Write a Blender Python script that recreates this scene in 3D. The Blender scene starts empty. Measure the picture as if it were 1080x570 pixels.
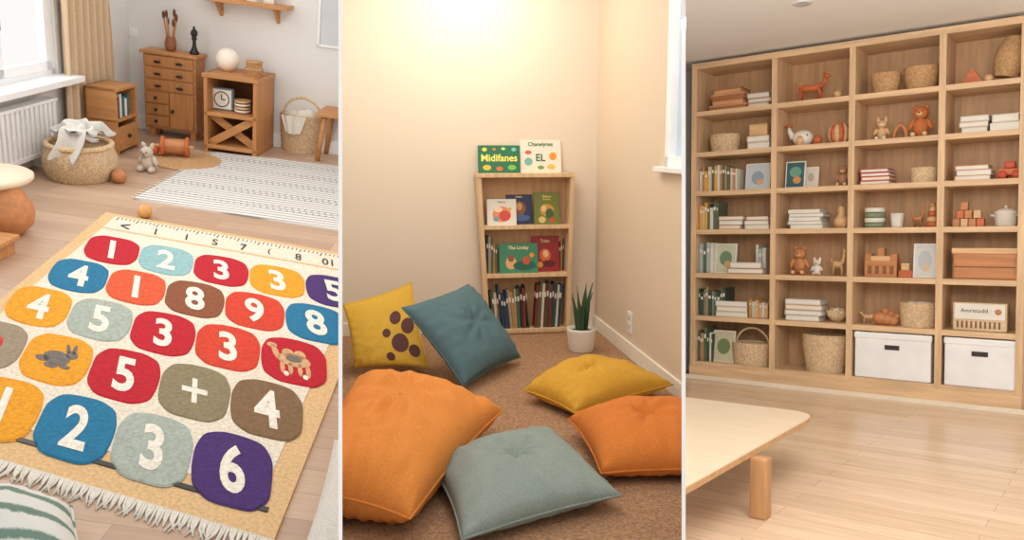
import bpy, bmesh, math, random
from mathutils import Vector, Matrix, noise
random.seed(7)
F=850.0; CX,CY=540.0,285.0
sc=bpy.context.scene
sc.view_settings.view_transform='Standard'

# ---------------------------------------------------------------- materials
def lin(c):
    o=[]
    for v in c:
        v/=255.0
        o.append(v/12.92 if v<=.04045 else ((v+.055)/1.055)**2.4)
    return o
_m={}
def mat(name,rgb,rough=.6,kind='plain',rgb2=None,scale=None,bump=None,emit=0,metal=0):
    if name in _m: return _m[name]
    m=bpy.data.materials.new(name); m.use_nodes=True; nt=m.node_tree; N=nt.nodes; L=nt.links
    bs=N['Principled BSDF']; bs.inputs['Roughness'].default_value=rough; bs.inputs['Metallic'].default_value=metal
    c=lin(rgb)
    def var(k): return [min(1,x*k) for x in c]+[1]
    tc=N.new('ShaderNodeTexCoord'); mp=N.new('ShaderNodeMapping'); L.new(tc.outputs['Object'],mp.inputs[0])
    P={'plain':((1,1,1),6,.95,1.04,0,.0),'wood':((1.2,14,14),2.2,.80,1.1,.05,.02),'woodv':((14,14,1.2),2.2,.80,1.1,.05,.02),'woodsoft':((1.2,14,14),2.0,.93,1.03,.0,.02),
       'fabric':((1,1,1),140,.86,1.08,.35,.004),'tuft':((1,1,1),80,.78,1.12,.55,.007),'carpet':((1,1,1),90,.55,1.3,.8,.012),
       'wall':((1,1,1),60,.98,1.01,.05,.004),'wicker':((1,1,1),60,.7,1.15,.5,.006)}
    if kind in P:
        ms,nscale,a,b,bst,bd=P[kind]
        if scale: nscale=scale
        if bump is not None: bst=bump
        mp.inputs['Scale'].default_value=ms
        nz=N.new('ShaderNodeTexNoise'); nz.inputs['Scale'].default_value=nscale; nz.inputs['Detail'].default_value=5
        L.new(mp.outputs[0],nz.inputs['Vector'])
        cr=N.new('ShaderNodeValToRGB'); cr.color_ramp.elements[0].position=.3; cr.color_ramp.elements[1].position=.7
        cr.color_ramp.elements[0].color=var(a); cr.color_ramp.elements[1].color=(lin(rgb2)+[1]) if rgb2 else var(b)
        L.new(nz.outputs['Fac'],cr.inputs[0]); L.new(cr.outputs[0],bs.inputs['Base Color'])
        if bst>0:
            bp=N.new('ShaderNodeBump'); bp.inputs['Strength'].default_value=bst; bp.inputs['Distance'].default_value=bd
            L.new(nz.outputs['Fac'],bp.inputs['Height']); L.new(bp.outputs[0],bs.inputs['Normal'])
    elif kind=='plank':
        br=N.new('ShaderNodeTexBrick'); br.offset=.37; br.inputs['Scale'].default_value=1
        br.inputs['Brick Width'].default_value=1.15; br.inputs['Row Height'].default_value=scale or .11
        br.inputs['Mortar Size'].default_value=.0018; br.inputs['Color1'].default_value=var(1.05); br.inputs['Color2'].default_value=lin(rgb2)+[1]
        br.inputs['Mortar'].default_value=var(.68); L.new(mp.outputs[0],br.inputs['Vector'])
        m2=N.new('ShaderNodeMapping'); m2.inputs['Scale'].default_value=(2,26,1); L.new(tc.outputs['Object'],m2.inputs[0])
        nz=N.new('ShaderNodeTexNoise'); nz.inputs['Scale'].default_value=1.6; nz.inputs['Detail'].default_value=6; L.new(m2.outputs[0],nz.inputs['Vector'])
        cr=N.new('ShaderNodeValToRGB'); cr.color_ramp.elements[0].position=.3; cr.color_ramp.elements[1].position=.7
        cr.color_ramp.elements[0].color=(.84,.84,.84,1); cr.color_ramp.elements[1].color=(1.0,1.0,1.0,1); L.new(nz.outputs['Fac'],cr.inputs[0])
        mx=N.new('ShaderNodeMix'); mx.data_type='RGBA'; mx.blend_type='MULTIPLY'; mx.inputs[0].default_value=1
        L.new(br.outputs['Color'],mx.inputs[6]); L.new(cr.outputs[0],mx.inputs[7]); L.new(mx.outputs[2],bs.inputs['Base Color'])
    elif kind=='stripe':
        wv=N.new('ShaderNodeTexWave'); wv.bands_direction='Y'; wv.inputs['Scale'].default_value=scale or 6; wv.inputs['Distortion'].default_value=.5; wv.inputs['Detail Scale'].default_value=30
        wv.inputs['Detail'].default_value=3
        L.new(mp.outputs[0],wv.inputs['Vector'])
        cr=N.new('ShaderNodeValToRGB'); cr.color_ramp.elements[0].position=.12; cr.color_ramp.elements[1].position=.34
        cr.color_ramp.elements[0].color=lin(rgb2)+[1]; cr.color_ramp.elements[1].color=c+[1]
        L.new(wv.outputs['Fac'],cr.inputs[0]); L.new(cr.outputs[0],bs.inputs['Base Color'])
    if emit:
        bs.inputs['Emission Color'].default_value=c+[1]; bs.inputs['Emission Strength'].default_value=emit
    _m[name]=m; return m

# ---------------------------------------------------------------- camera and rooms
H3=1.15
cam=bpy.data.objects.new('camera',bpy.data.cameras.new('camera')); sc.collection.objects.link(cam); sc.camera=cam
cam.data.sensor_width=36; cam.data.lens=36*F/1080; cam.data.clip_start=.05
cam.matrix_world=Matrix.Translation((0,0,H3))@Matrix.Rotation(math.radians(90)-math.atan(28/F),4,'X')
CM=cam.matrix_world.copy()
class Room:
    def __init__(s,n,y,H,clips):
        s.z=Vector(n).normalized(); y=Vector(y); s.y=(y-s.z*y.dot(s.z)).normalized(); s.x=s.y.cross(s.z); s.H=H
        M=Matrix.Identity(4)
        for i,a in enumerate((s.x,s.y,s.z)):
            for j in range(3): M[j][i]=a[j]
        o=-H*s.z
        for j in range(3): M[j][3]=o[j]
        s.M=CM@M
        s.clips=[]
        for u,sg in clips:
            nc=Vector((1,0,(u-CX)/F))*sg
            s.clips.append(Vector((nc.dot(s.x),nc.dot(s.y),nc.dot(s.z))))
    def hit(s,u,v,ax='z',c=0.0):
        d=Vector(((u-CX)/F,-(v-CY)/F,-1)); d=Vector((d.dot(s.x),d.dot(s.y),d.dot(s.z)))
        i='xyz'.index(ax); o=Vector((0,0,s.H)); t=(c-o[i])/d[i]
        return o+d*t
R1=Room((300,2215,850),(.048,.3555,-.943),1.7,[(358,1)])
R2=Room((0,1,130/F),((400-CX)/F,130/F,-1),1.4,[(360,-1),(720,1)])
n3=Vector((0,1,28/F)).normalized(); a3=Vector((1088/F,-28/F,1)).normalized()
R3=Room(n3,n3.cross(a3),H3,[(722,-1)])

# ---------------------------------------------------------------- mesh builder
_txt={}
def text2d(s,off=.03):
    k=(s,off)
    if k in _txt: return _txt[k]
    cu=bpy.data.curves.new('t','FONT'); cu.body=s; cu.offset=off; cu.size=1; cu.resolution_u=4
    ob=bpy.data.objects.new('t',cu); sc.collection.objects.link(ob); bpy.context.view_layer.update()
    me=bpy.data.meshes.new_from_object(ob.evaluated_get(bpy.context.evaluated_depsgraph_get()))
    vs=[v.co.copy() for v in me.vertices]; fs=[tuple(p.vertices) for p in me.polygons]
    bpy.data.objects.remove(ob); bpy.data.meshes.remove(me)
    x0=min(v.x for v in vs);x1=max(v.x for v in vs);y0=min(v.y for v in vs);y1=max(v.y for v in vs)
    h=y1-y0
    vs=[((v.x-(x0+x1)/2)/h,(v.y-(y0+y1)/2)/h) for v in vs]
    _txt[k]=(vs,fs,(x1-x0)/h); return _txt[k]
def rotm(a,ax='Z'): return Matrix.Rotation(math.radians(a),4,ax)
class B:
    def __init__(s,name,room): s.name=name; s.R=room; s.bm=bmesh.new(); s.mats=[]
    def mi(s,m):
        if m not in s.mats: s.mats.append(m)
        return s.mats.index(m)
    def add(s,vs,fs,m,smooth=False,M=None):
        k=s.mi(m); V=[s.bm.verts.new((M@Vector(v)) if M is not None else v) for v in vs]
        for f in fs:
            try:
                q=s.bm.faces.new([V[i] for i in f]); q.material_index=k; q.smooth=smooth
            except Exception: pass
        return s
    def merge(s,t,m,M=None,smooth=False):
        t.verts.index_update()
        s.add([v.co.copy() for v in t.verts],[[v.index for v in f.verts] for f in t.faces],m,smooth,M); t.free(); return s
    def box(s,lo,hi,m,bev=.004,M=None):
        lo=Vector(lo);hi=Vector(hi)
        t=bmesh.new(); bmesh.ops.create_cube(t,size=1)
        d=hi-lo
        for v in t.verts: v.co=Vector((v.co.x*d.x,v.co.y*d.y,v.co.z*d.z))+(lo+hi)/2
        bev=min(bev,min(abs(d.x),abs(d.y),abs(d.z))*.3)
        if bev>0: bmesh.ops.bevel(t,geom=list(t.edges),offset=bev,segments=2,affect='EDGES',profile=.6)
        return s.merge(t,m,M)
    def cb(s,c,size,m,bev=.004,M=None):
        c=Vector(c);h=Vector(size)/2
        if M is None: return s.box(c-h,c+h,m,bev)
        return s.box(-h,h,m,bev,Matrix.Translation(c)@M)
    def lathe(s,prof,c,m,seg=32,sx=1,sy=1,M=None,smooth=True,weave=0,wn=24,cap=True):
        vs=[];fs=[];n=len(prof)
        for j,(r,z) in enumerate(prof):
            for i in range(seg):
                a=2*math.pi*i/seg; rr=r
                if weave: rr=r+weave*math.sin(a*wn+math.pi*(j%2))+weave*.4*(j%2)
                vs.append(Vector((rr*math.cos(a)*sx,rr*math.sin(a)*sy,z)))
        for j in range(n-1):
            for i in range(seg):
                i2=(i+1)%seg; fs.append((j*seg+i,j*seg+i2,(j+1)*seg+i2,(j+1)*seg+i))
        if cap:
            if prof[0][0]>1e-5: fs.append(tuple(range(seg-1,-1,-1)))
            if prof[-1][0]>1e-5: fs.append(tuple(range((n-1)*seg,n*seg)))
        T=Matrix.Translation(Vector(c))
        return s.add(vs,fs,m,smooth,T@M if M is not None else T)
    def ball(s,c,r,m,M=None,seg=20):
        if not hasattr(r,'__len__'): r=(r,r,r)
        t=bmesh.new(); bmesh.ops.create_uvsphere(t,u_segments=seg,v_segments=max(8,seg*2//3),radius=1)
        for v in t.verts: v.co=Vector((v.co.x*r[0],v.co.y*r[1],v.co.z*r[2]))
        T=Matrix.Translation(Vector(c))
        return s.merge(t,m,T@M if M is not None else T,True)
    def tube(s,path,r,m,seg=8,closed=False):
        path=[Vector(p) for p in path]; n=len(path); vs=[];fs=[]
        up=Vector((0,0,1))
        for j,p in enumerate(path):
            a=path[(j-1)%n] if (closed or j>0) else p; b=path[(j+1)%n] if (closed or j<n-1) else p
            t=(b-a).normalized() if (b-a).length>1e-9 else Vector((0,0,1))
            u=t.cross(up)
            if u.length<.05: u=t.cross(Vector((0,1,0.01)))
            u.normalize(); w=u.cross(t)
            rr=r[j] if hasattr(r,'__len__') else r
            for i in range(seg):
                an=2*math.pi*i/seg; vs.append(p+u*math.cos(an)*rr+w*math.sin(an)*rr)
        for j in range(n if closed else n-1):
            j2=(j+1)%n
            for i in range(seg):
                i2=(i+1)%seg; fs.append((j*seg+i,j*seg+i2,j2*seg+i2,j2*seg+i))
        if not closed: fs+= [tuple(range(seg)),tuple(range((n-1)*seg,n*seg))]
        return s.add(vs,fs,m,True)
    def prism(s,pts,z0,z1,m,M=None,smooth=False):
        n=len(pts); vs=[Vector((p[0],p[1],z0)) for p in pts]+[Vector((p[0],p[1],z1)) for p in pts]
        fs=[tuple(range(n-1,-1,-1)),tuple(range(n,2*n))]+[(i,(i+1)%n,n+(i+1)%n,n+i) for i in range(n)]
        return s.add(vs,fs,m,smooth,M)
    def text(s,t,fn,m,off=.03):
        vs,fs,w=text2d(t,off); return s.add([fn(x,y) for x,y in vs],fs,m)
    def ftext(s,t,c,h,m,yoff=0,maxw=None,tilt=0,off=.02):
        vs,fs,w=text2d(t,off)
        if maxw and w*h>maxw: h=maxw/w
        c=Vector(c); ca,sa=math.cos(math.radians(tilt)),math.sin(math.radians(tilt))
        return s.add([c+Vector(((x*ca-y*sa)*h,yoff,(x*sa+y*ca)*h)) for x,y in vs],fs,m)
    def done(s,clip=True):
        bm=s.bm
        if clip:
            for n in s.R.clips:
                co=Vector((0,0,s.R.H))
                if not any((v.co-co).dot(n)>0 for v in bm.verts): continue
                r=bmesh.ops.bisect_plane(bm,geom=list(bm.verts)+list(bm.edges)+list(bm.faces),plane_co=co,plane_no=n,clear_outer=True)
                es=[e for e in r['geom_cut'] if isinstance(e,bmesh.types.BMEdge) and e.is_boundary]
                try: bmesh.ops.holes_fill(bm,edges=es,sides=0)
                except Exception: pass
        if len(bm.verts)==0: bm.free(); return None
        bmesh.ops.recalc_face_normals(bm,faces=list(bm.faces))
        lo=Vector([min(v.co[i] for v in bm.verts) for i in range(3)]);hi=Vector([max(v.co[i] for v in bm.verts) for i in range(3)])
        c=Vector(((lo.x+hi.x)/2,(lo.y+hi.y)/2,lo.z))
        for v in bm.verts: v.co-=c
        me=bpy.data.meshes.new(s.name); bm.to_mesh(me); bm.free()
        for m in s.mats: me.materials.append(m)
        o=bpy.data.objects.new(s.name,me); sc.collection.objects.link(o); o.matrix_world=s.R.M@Matrix.Translation(c)
        return o
def area(R,name,loc,target,size,power,col=(1,1,1),shape='RECTANGLE',sy=None):
    l=bpy.data.lights.new(name,'AREA'); l.shape=shape; l.size=size; l.size_y=sy or size; l.energy=power; l.color=col
    o=bpy.data.objects.new(name,l); sc.collection.objects.link(o)
    loc=R.M@Vector(loc); t=R.M@Vector(target)
    o.matrix_world=Matrix.Translation(loc)@(t-loc).to_track_quat('-Z','Y').to_matrix().to_4x4()

# shared materials
WHITE=mat('white_paint',(240,240,238),.5,'plain')
OAK=mat('warm_oak',(198,140,86),.5,'wood'); OAKV=mat('warm_oak_v',(190,132,80),.5,'woodv')
DARKIN=mat('oak_dark_back',(140,92,54),.6,'wood')  # darker oak tone for cabinet backs, toy openings and slots
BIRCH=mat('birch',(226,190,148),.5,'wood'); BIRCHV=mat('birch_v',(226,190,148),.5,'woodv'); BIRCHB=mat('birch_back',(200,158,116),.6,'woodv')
WICK=mat('wicker',(224,194,154),.8,'wicker'); WICKD=mat('wicker_dark',(204,160,112),.8,'wicker')
CREAM=mat('cream_cloth',(232,226,214),.9,'fabric'); BLACK=mat('black_lacquer',(28,26,26),.4)
PAPER=mat('paper_white',(238,232,220),.7); TOYW=mat('toy_wood',(200,134,84),.5,'wood'); TOYO=mat('toy_orange_wood',(204,108,60),.5,'wood')
TOYL=mat('toy_light_wood',(228,184,134),.5,'wood'); GREYW=mat('soft_white_throw',(216,213,206),.85,'fabric')

def rbasket(b,c,r,h,m,flare=1.15,sy=1,weave=None,rows=14,wn=20,seg=80):
    weave=weave if weave is not None else r*.035
    pr=[]
    for j in range(rows+1):
        t=j/rows; pr.append((r*(1/flare+(1-1/flare)*math.sin(t*math.pi/2)),h*t))
    b.lathe(pr,c,m,seg,1,sy,weave=weave,wn=wn,cap=False)
    inn=[(x*.93,z) for x,z in pr][::-1]+[(0.001,h*.03)]
    b.lathe(inn,c,m,seg,1,sy,cap=False)
    b.lathe([(0.001,.0),(pr[0][0],0)],c,m,seg,1,sy,cap=False)
    b.tube([Vector(c)+Vector((r*.975*math.cos(a*math.pi/16),r*.975*sy*math.sin(a*math.pi/16),h)) for a in range(32)],r*.05,m,8,True)
def handle(b,c,r,h0,h,m,th,ax='x'):
    p=[]
    for i in range(17):
        a=math.pi*i/16; d=math.cos(a)*r
        p.append(Vector(c)+(Vector((d,0,h0+math.sin(a)*h)) if ax=='x' else Vector((0,d,h0+math.sin(a)*h))))
    b.tube(p,th,m)
def upright_books(b,x0,x1,y0,z,h,dep,mats,wmin=.012,wmax=.03,lean=0):
    x=x0;i=0
    while x<x1-wmin*.6:
        w=min(random.uniform(wmin,wmax),x1-x); hh=h*random.uniform(.78,1.0); m=random.choice(mats)
        M=rotm(lean*random.uniform(.4,1),'Y')
        b.cb((x+w/2+ (math.sin(math.radians(lean))*hh/2 if lean else 0),y0+dep/2+random.uniform(0,.01),z+hh/2),(w*.92,dep,hh),m,.002,M if lean else None)
        b.cb((x+w/2+(math.sin(math.radians(lean))*hh/2 if lean else 0),y0+dep/2-.0,z+hh*.75),(w*.5,dep+.003,hh*.12),PAPER,0,M if lean else None)
        x+=w
def book_stack(b,xc,y0,z,w,h,dep,mats,n):
    t=h/n
    for i in range(n):
        ww=w*random.uniform(.86,1); dx=random.uniform(-.04,.04)*w; m=mats[i%len(mats)]
        zz=z+i*t
        b.box((xc-ww/2+dx,y0,zz),(xc+ww/2+dx,y0+dep,zz+t*.16),m,.001)
        b.box((xc-ww/2+dx,y0,zz+t*.8),(xc+ww/2+dx,y0+dep,zz+t*.96),m,.001)
        b.box((xc-ww/2+dx+.004,y0+.004,zz+t*.16),(xc+ww/2+dx-.004,y0+dep-.004,zz+t*.8),PAPER,.001)
        b.box((xc-ww/2+dx,y0+.0,zz+.001),(xc-ww/2+dx+.006,y0+dep,zz+t*.95),m,.001)
def pillow(name,R,cs,T,m,zmid=None,tuft=.5,floor=True,n=40,pipe=True,dots=None,nsign=1,bot=.55,conc=.07):
    b=B(name,R); c=[Vector(p) for p in cs]; vs=[];fs=[]
    nn=((c[1]-c[0]).cross(c[3]-c[0])).normalized()*nsign
    def pos(s,t):
        s2=s*(1-conc*(1-t*t)); t2=t*(1-conc*(1-s*s)); a=(s2+1)/2;d=(t2+1)/2
        return c[0]*(1-a)*(1-d)+c[1]*a*(1-d)+c[2]*a*d+c[3]*(1-a)*d
    def hh(s,t):
        q=max(0,(1-s*s)*(1-t*t)); h=T*q**.42
        h*=1-tuft*math.exp(-(s*s+t*t)/.02)-tuft*.35*math.exp(-(s*s+t*t)/.16)
        a=math.atan2(t,s); rr=math.hypot(s,t)
        h*=1+.08*math.sin(a*8+1)*math.exp(-(rr-.3)**2/.05)*(1 if tuft>0 else .3)
        p=pos(s,t); h+=T*.14*noise.noise(p*6)*q**.3+T*.07*noise.noise(p*16)*q**.3
        e=max(abs(s),abs(t)); w=(s if abs(t)>abs(s) else t)
        h+=T*.09*math.sin(w*24+3*noise.noise(p*5))*max(0,e-.6)*3*max(0,1-e)**.5
        return h
    for side in (1,-1):
        base=len(vs)
        for j in range(n+1):
            for i in range(n+1):
                s=math.sin((2*i/n-1)*math.pi/2)*.35+(2*i/n-1)*.65; t=math.sin((2*j/n-1)*math.pi/2)*.35+(2*j/n-1)*.65
                p=pos(s,t); h=hh(s,t)
                p=p+nn*h if side==1 else p-nn*h*bot
                if floor and p.z<.003: p.z=.003
                vs.append(p)
        for j in range(n):
            for i in range(n):
                q=[base+j*(n+1)+i,base+j*(n+1)+i+1,base+(j+1)*(n+1)+i+1,base+(j+1)*(n+1)+i]
                fs.append(q if side==1 else q[::-1])
    b.add(vs,fs,m,True)
    bmesh.ops.remove_doubles(b.bm,verts=list(b.bm.verts),dist=.0004)
    if pipe:
        P=[]
        for q in range(4):
            for i in range(16):
                t=-1+2*i/16; P.append(pos(*[(t,-1),(1,t),(-t,1),(-1,-t)][q]))
        b.tube(P,.005,m,6,True)
    if dots:
        for (s,t,r,dm) in dots:
            cc=pos(s,t)+nn*(hh(s,t)+.004)
            pts=[cc]
            for rr_ in (.5,1):
                for i in range(20):
                    a=i*math.pi/10; S=s+r*rr_*math.cos(a);TT=t+r*rr_*math.sin(a); S=max(-.99,min(.99,S));TT=max(-.99,min(.99,TT)); pts.append(pos(S,TT)+nn*(hh(S,TT)+.004))
            f=[(0,1+i,1+(i+1)%20) for i in range(20)]+[(1+i,21+i,21+(i+1)%20,1+(i+1)%20) for i in range(20)]
            b.add(pts,f,dm,True)
    if tuft>0: b.ball(pos(0,0)+nn*hh(0,0),.012,m)
    return b.done()
def bear(b,c,h,m,m2,ears=1):
    c=Vector(c)
    b.ball(c+Vector((0,0,h*.3)),(h*.2,h*.17,h*.27),m); b.ball(c+Vector((0,-.02*h,h*.7)),(h*.2,h*.17,h*.18),m)
    b.ball(c+Vector((0,-h*.17,h*.66)),(h*.08,h*.07,h*.06),m2); b.ball(c+Vector((0,-h*.235,h*.69)),(h*.025,h*.02,h*.018),BLACK,seg=10)
    for sx in (-1,1):
        b.ball(c+Vector((sx*h*.15,0,h*.87)),(h*.07,h*.04,h*.07 if ears==1 else h*.16),m,seg=12)
        b.ball(c+Vector((sx*h*.07,-h*.165,h*.75)),h*.018,BLACK,seg=8)
        b.ball(c+Vector((sx*h*.23,-h*.06,h*.38)),(h*.07,h*.07,h*.16),m,rotm(-sx*25,'Y'))
        b.ball(c+Vector((sx*h*.15,-h*.14,h*.08)),(h*.085,h*.17,h*.08),m); b.ball(c+Vector((sx*h*.15,-h*.3,h*.09)),(h*.06,h*.02,h*.06),m2)
def quad(b,c,L,h,m,sgn=1,neck=.35,horn=False):
    c=Vector(c)
    def P(x,y,z): return c+Vector((sgn*x*L,y*L,z*h))
    b.tube([P(-.34,0,.55),P(-.2,0,.57),P(0,0,.53),P(.2,0,.56),P(.32,0,.62)],[h*.1,h*.17,h*.15,h*.17,h*.1],m,12)
    for x,k in ((-.28,-.04),(.24,.03)):
        for y in (-.08,.08): b.tube([P(x,y,.55),P(x+k,y,.28),P(x-k*.4,y,0)],[h*.1,h*.06,h*.05],m)
    b.tube([P(.28,0,.6),P(.38,0,.6+neck*.5),P(.42,0,.6+neck)],[h*.1,h*.08,h*.06],m)
    b.tube([P(.36,0,.62+neck),P(.46,0,.62+neck),P(.56,0,.57+neck)],[h*.07,h*.09,h*.04],m)
    for y in (-.05,.05): b.tube([P(.4,y,.65+neck),P(.36,y*1.6,.8+neck)],[h*.03,h*.01],m,6)
    if horn:
        for y in (-.05,.05): b.tube([P(.42,y,.66+neck),P(.5,y*2,.85+neck)],[h*.02,h*.01],m,6)
    b.tube([P(-.33,0,.6),P(-.45,0,.68),P(-.52,0,.85)],[h*.05,h*.035,h*.02],m)

# ================================================================ ROOM 1 : play room with number rug
R=R1; K=R.hit(140,134); XL=K.x; YB=K.y
W1=mat('wall_grey_white',(228,226,223),.8,'wall')
b=B('floor',R); b.box((XL-.1,1.0,-.06),(6,YB+.1,0),mat('floor_planks_warm',(208,178,152),.42,'plank',(188,155,130),.13),0); b.done()
b=B('wall_back',R); b.box((XL-.1,YB,-.06),(6,YB+.1,2.7),W1,0); b.done()
b=B('baseboard_back',R); b.box((XL,YB-.018,0),(6,YB,.10),WHITE,.003); b.box((XL,YB-.012,.1),(6,YB,.115),WHITE,.003); b.done()
zs_=R.hit(60,80,'x',XL).z; ya=R.hit(60,55,'x',XL).y; yb=ya-2.0
b=B('wall_left',R)
b.box((XL-.1,1.0,-.06),(XL,YB+.1,zs_),W1,0); b.box((XL-.1,ya,zs_),(XL,YB+.1,2.7),W1,0); b.box((XL-.1,1.0,2.5),(XL,ya,2.7),W1,0); b.box((XL-.1,1.0,zs_),(XL,yb,2.5),W1,0); b.done()
b=B('baseboard_left',R); b.box((XL,1.0,0),(XL+.018,YB-.018,.10),WHITE,.003); b.done()
b=B('window_1',R)
FR=mat('window_frame_white',(246,247,248),.35)
def wf(y0,y1,z0,z1,t=.07,x=XL-.07):
    b.box((x,y0,z0),(x+.05,y0+t,z1),FR); b.box((x,y1-t,z0),(x+.05,y1,z1),FR); b.box((x,y0,z0),(x+.05,y1,z0+t),FR); b.box((x,y0,z1-t),(x+.05,y1,z1),FR)
wf(yb,ya,zs_,2.5,.05); m_=(ya+yb)/2+.35; wf(m_+.02,ya-.05,zs_+.05,2.45,.06,XL-.06); wf(yb+.05,m_-.02,zs_+.05,2.45,.06,XL-.06)
b.box((XL-.09,m_-.03,zs_),(XL-.01,m_+.03,2.5),FR)
b.box((XL-.1,yb-.05,zs_-.03),(XL+.16,ya+.05,zs_+.012),FR)
b.box((XL-.015,m_+.03,zs_+.35),(XL+.01,m_+.06,zs_+.47),mat('handle_metal',(190,190,190),.3,metal=.6)); b.done()
# radiator
b=B('radiator',R); rz=R.hit(58,103,'x',XL+.12).z; ry=R.hit(59,110,'x',XL+.12).y
RW=mat('radiator_white',(240,240,240),.35)
for i in range(34):
    y=ry-.03-i*.05
    b.box((XL+.06,y-.017,.1),(XL+.13,y+.017,rz),RW,.008)
b.box((XL+.02,ry-1.72,.12),(XL+.07,ry,rz-.02),RW); b.box((XL+.05,ry-1.72,rz-.02),(XL+.135,ry,rz),RW); b.box((XL+.05,ry-1.72,.1),(XL+.135,ry,.13),RW)
for y in (ry-.15,ry-1.5): b.box((XL+.02,y,.0),(XL+.08,y+.03,.14),RW)
b.done()
# curtain
b=B('curtain',R); CUR=mat('curtain_linen',(214,188,156),.9,'fabric')
y0=R.hit(64,50,'x',XL+.06).y; y1=R.hit(118,50,'x',XL+.06).y
for f in (0,1):
    vs=[];fs=[];nu,nv=120,14
    for j in range(nv+1):
        for i in range(nu+1):
            t=i/nu; z=.12+2.45*j/nv; sp=1-.10*math.sin(j/nv*3.1)
            yy=(y0+y1)/2+(y1-y0)*(t-.5)*sp
            vs.append((XL+.06+.036*math.sin(t*math.pi*14+.5*math.sin(j*.5))+f*.004,yy,z))
    for j in range(nv):
        for i in range(nu): q=j*(nu+1)+i; fs.append((q,q+1,q+nu+2,q+nu+1))
    b.add(vs,fs,CUR,True)
b.done()
# low cabinet beside the left wall
b=B('low_bookcase',R); p=R.hit(125,165); yn=p.y; x1=p.x; x0=max(XL+.11,R.hit(78,150,'y',yn).x); zt=R.hit(125,95,'y',yn).z; yf=R.hit(146,148,'x',x1).y; yf=min(yf,YB-.04)
t=.022
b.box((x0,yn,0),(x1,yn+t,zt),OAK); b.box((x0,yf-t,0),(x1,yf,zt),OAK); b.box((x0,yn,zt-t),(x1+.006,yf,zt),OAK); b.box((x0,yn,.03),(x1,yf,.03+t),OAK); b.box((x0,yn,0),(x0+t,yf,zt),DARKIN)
b.box((x0,yn,zt*.5),(x1,yf,zt*.5+t),OAK); b.box((x1-.02,yn+t,.05),(x1+.003,yf-t,zt*.42),OAK); b.ball((x1+.015,(yn+yf)/2,zt*.26),.014,BLACK)
y=yn+.05
while y<yf-.1:
    w=random.uniform(.015,.035); hh=zt*random.uniform(.25,.36); b.box((x1-.16,y,zt*.5+t),(x1-.02,y+w,zt*.5+t+hh),random.choice([mat('book_teal',(60,110,120)),mat('book_white',(230,225,215)),mat('book_brown',(130,85,60)),mat('book_green',(120,150,110))]),.002); y+=w+.003
b.done()
# chest of drawers
p=R.hit(152,143); yf=p.y; x0=p.x; x1=R.hit(208,150,'y',yf).x; zt=R.hit(152,52,'y',yf).z; yk=min(yf+.42,YB-.03)
b=B('chest_of_drawers',R); w=x1-x0
b.box((x0+.01,yf+.012,.07),(x1-.01,yk,zt-.02),OAK); b.box((x0-.01,yf-.012,zt-.025),(x1+.01,yk,zt),OAK)
for xx in (x0+.03,x1-.07):
    for yy in (yf+.03,yk-.07): b.box((xx,yy,0),(xx+.045,yy+.045,.08),OAK)
zz=zt-.035; hd=(zt-.14)*.165
for i in range(3):
    b.box((x0+.025,yf-.004,zz-hd+.008),(x1-.025,yf+.02,zz),OAKV,.005)
    for xx in (x0+w*.3,x0+w*.7): b.ball((xx,yf-.016,zz-hd/2),(.028,.014,.01),BLACK,seg=12)
    zz-=hd+.004
zz0=zz
b.box((x0+w*.5,yf-.004,.09),(x1-.025,yf+.02,zz0),OAKV,.005); b.ball((x0+w*.56,yf-.015,(zz0+.09)/2),.014,BLACK)
for i in range(3):
    h_=(zz0-.09)/3; b.box((x0+.025,yf-.004,.09+i*h_+.004),(x0+w*.48,yf+.02,.09+(i+1)*h_-.004),OAKV,.005); b.ball((x0+w*.25,yf-.015,.09+(i+.5)*h_),.013,BLACK)
b.done()
yc=(yf+yk)/2
b=B('brush_jar',R); c=R.hit(180,47,'y',yc); c.z=zt
b.lathe([(.03,0),(.042,.02),(.045,.06),(.035,.1),(.038,.11)],c,mat('jar_brown',(150,95,60),.5)); 
for i in range(6):
    a=i*1.1; dx=.05*math.cos(a);dy=.03*math.sin(a); hh=.24+.04*math.sin(i*2.2)
    b.tube([c+Vector((dx*.3,dy*.3,.05)),c+Vector((dx,dy,hh))],.006,OAK,6); b.ball(c+Vector((dx,dy,hh+.02)),(.012,.010,.032),mat('brush_brown',(110,60,35)),seg=10)
b.done()
b=B('pawn_figurine',R); c=R.hit(205,52,'y',yc); c.z=zt
b.lathe([(.038,0),(.038,.015),(.026,.03),(.016,.06),(.012,.1),(.022,.12),(.016,.13),(.026,.15),(.028,.165),(.02,.185),(.008,.195),(.011,.205),(.0,.22)],c,BLACK); b.done()
# open shelf with X
p=R.hit(217,159); yf=p.y-.02; x0=R.hit(215,150,'y',yf).x; x1=R.hit(270,160,'y',yf).x; zt=R.hit(216,77,'y',yf).z; yk=min(yf+.42,YB-.03)
b=B('open_cube_shelf',R); t=.03; zmid=zt*.47
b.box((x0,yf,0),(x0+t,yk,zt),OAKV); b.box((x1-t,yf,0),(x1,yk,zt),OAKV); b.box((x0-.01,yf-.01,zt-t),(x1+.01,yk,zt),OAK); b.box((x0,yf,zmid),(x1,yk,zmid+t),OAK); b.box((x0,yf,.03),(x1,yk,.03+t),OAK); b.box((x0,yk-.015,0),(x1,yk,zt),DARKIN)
cx=(x0+x1)/2; cz=(zmid+.06)/2; Lx=math.hypot(x1-x0-2*t,zmid-.06); an=math.degrees(math.atan2(zmid-.06,x1-x0-2*t))
for s_ in (1,-1): b.cb((cx,yf+.06+.02*s_,cz),(Lx*.97,.025,.06),OAK,.004,rotm(s_*an,'Y'))
b.done()
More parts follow.
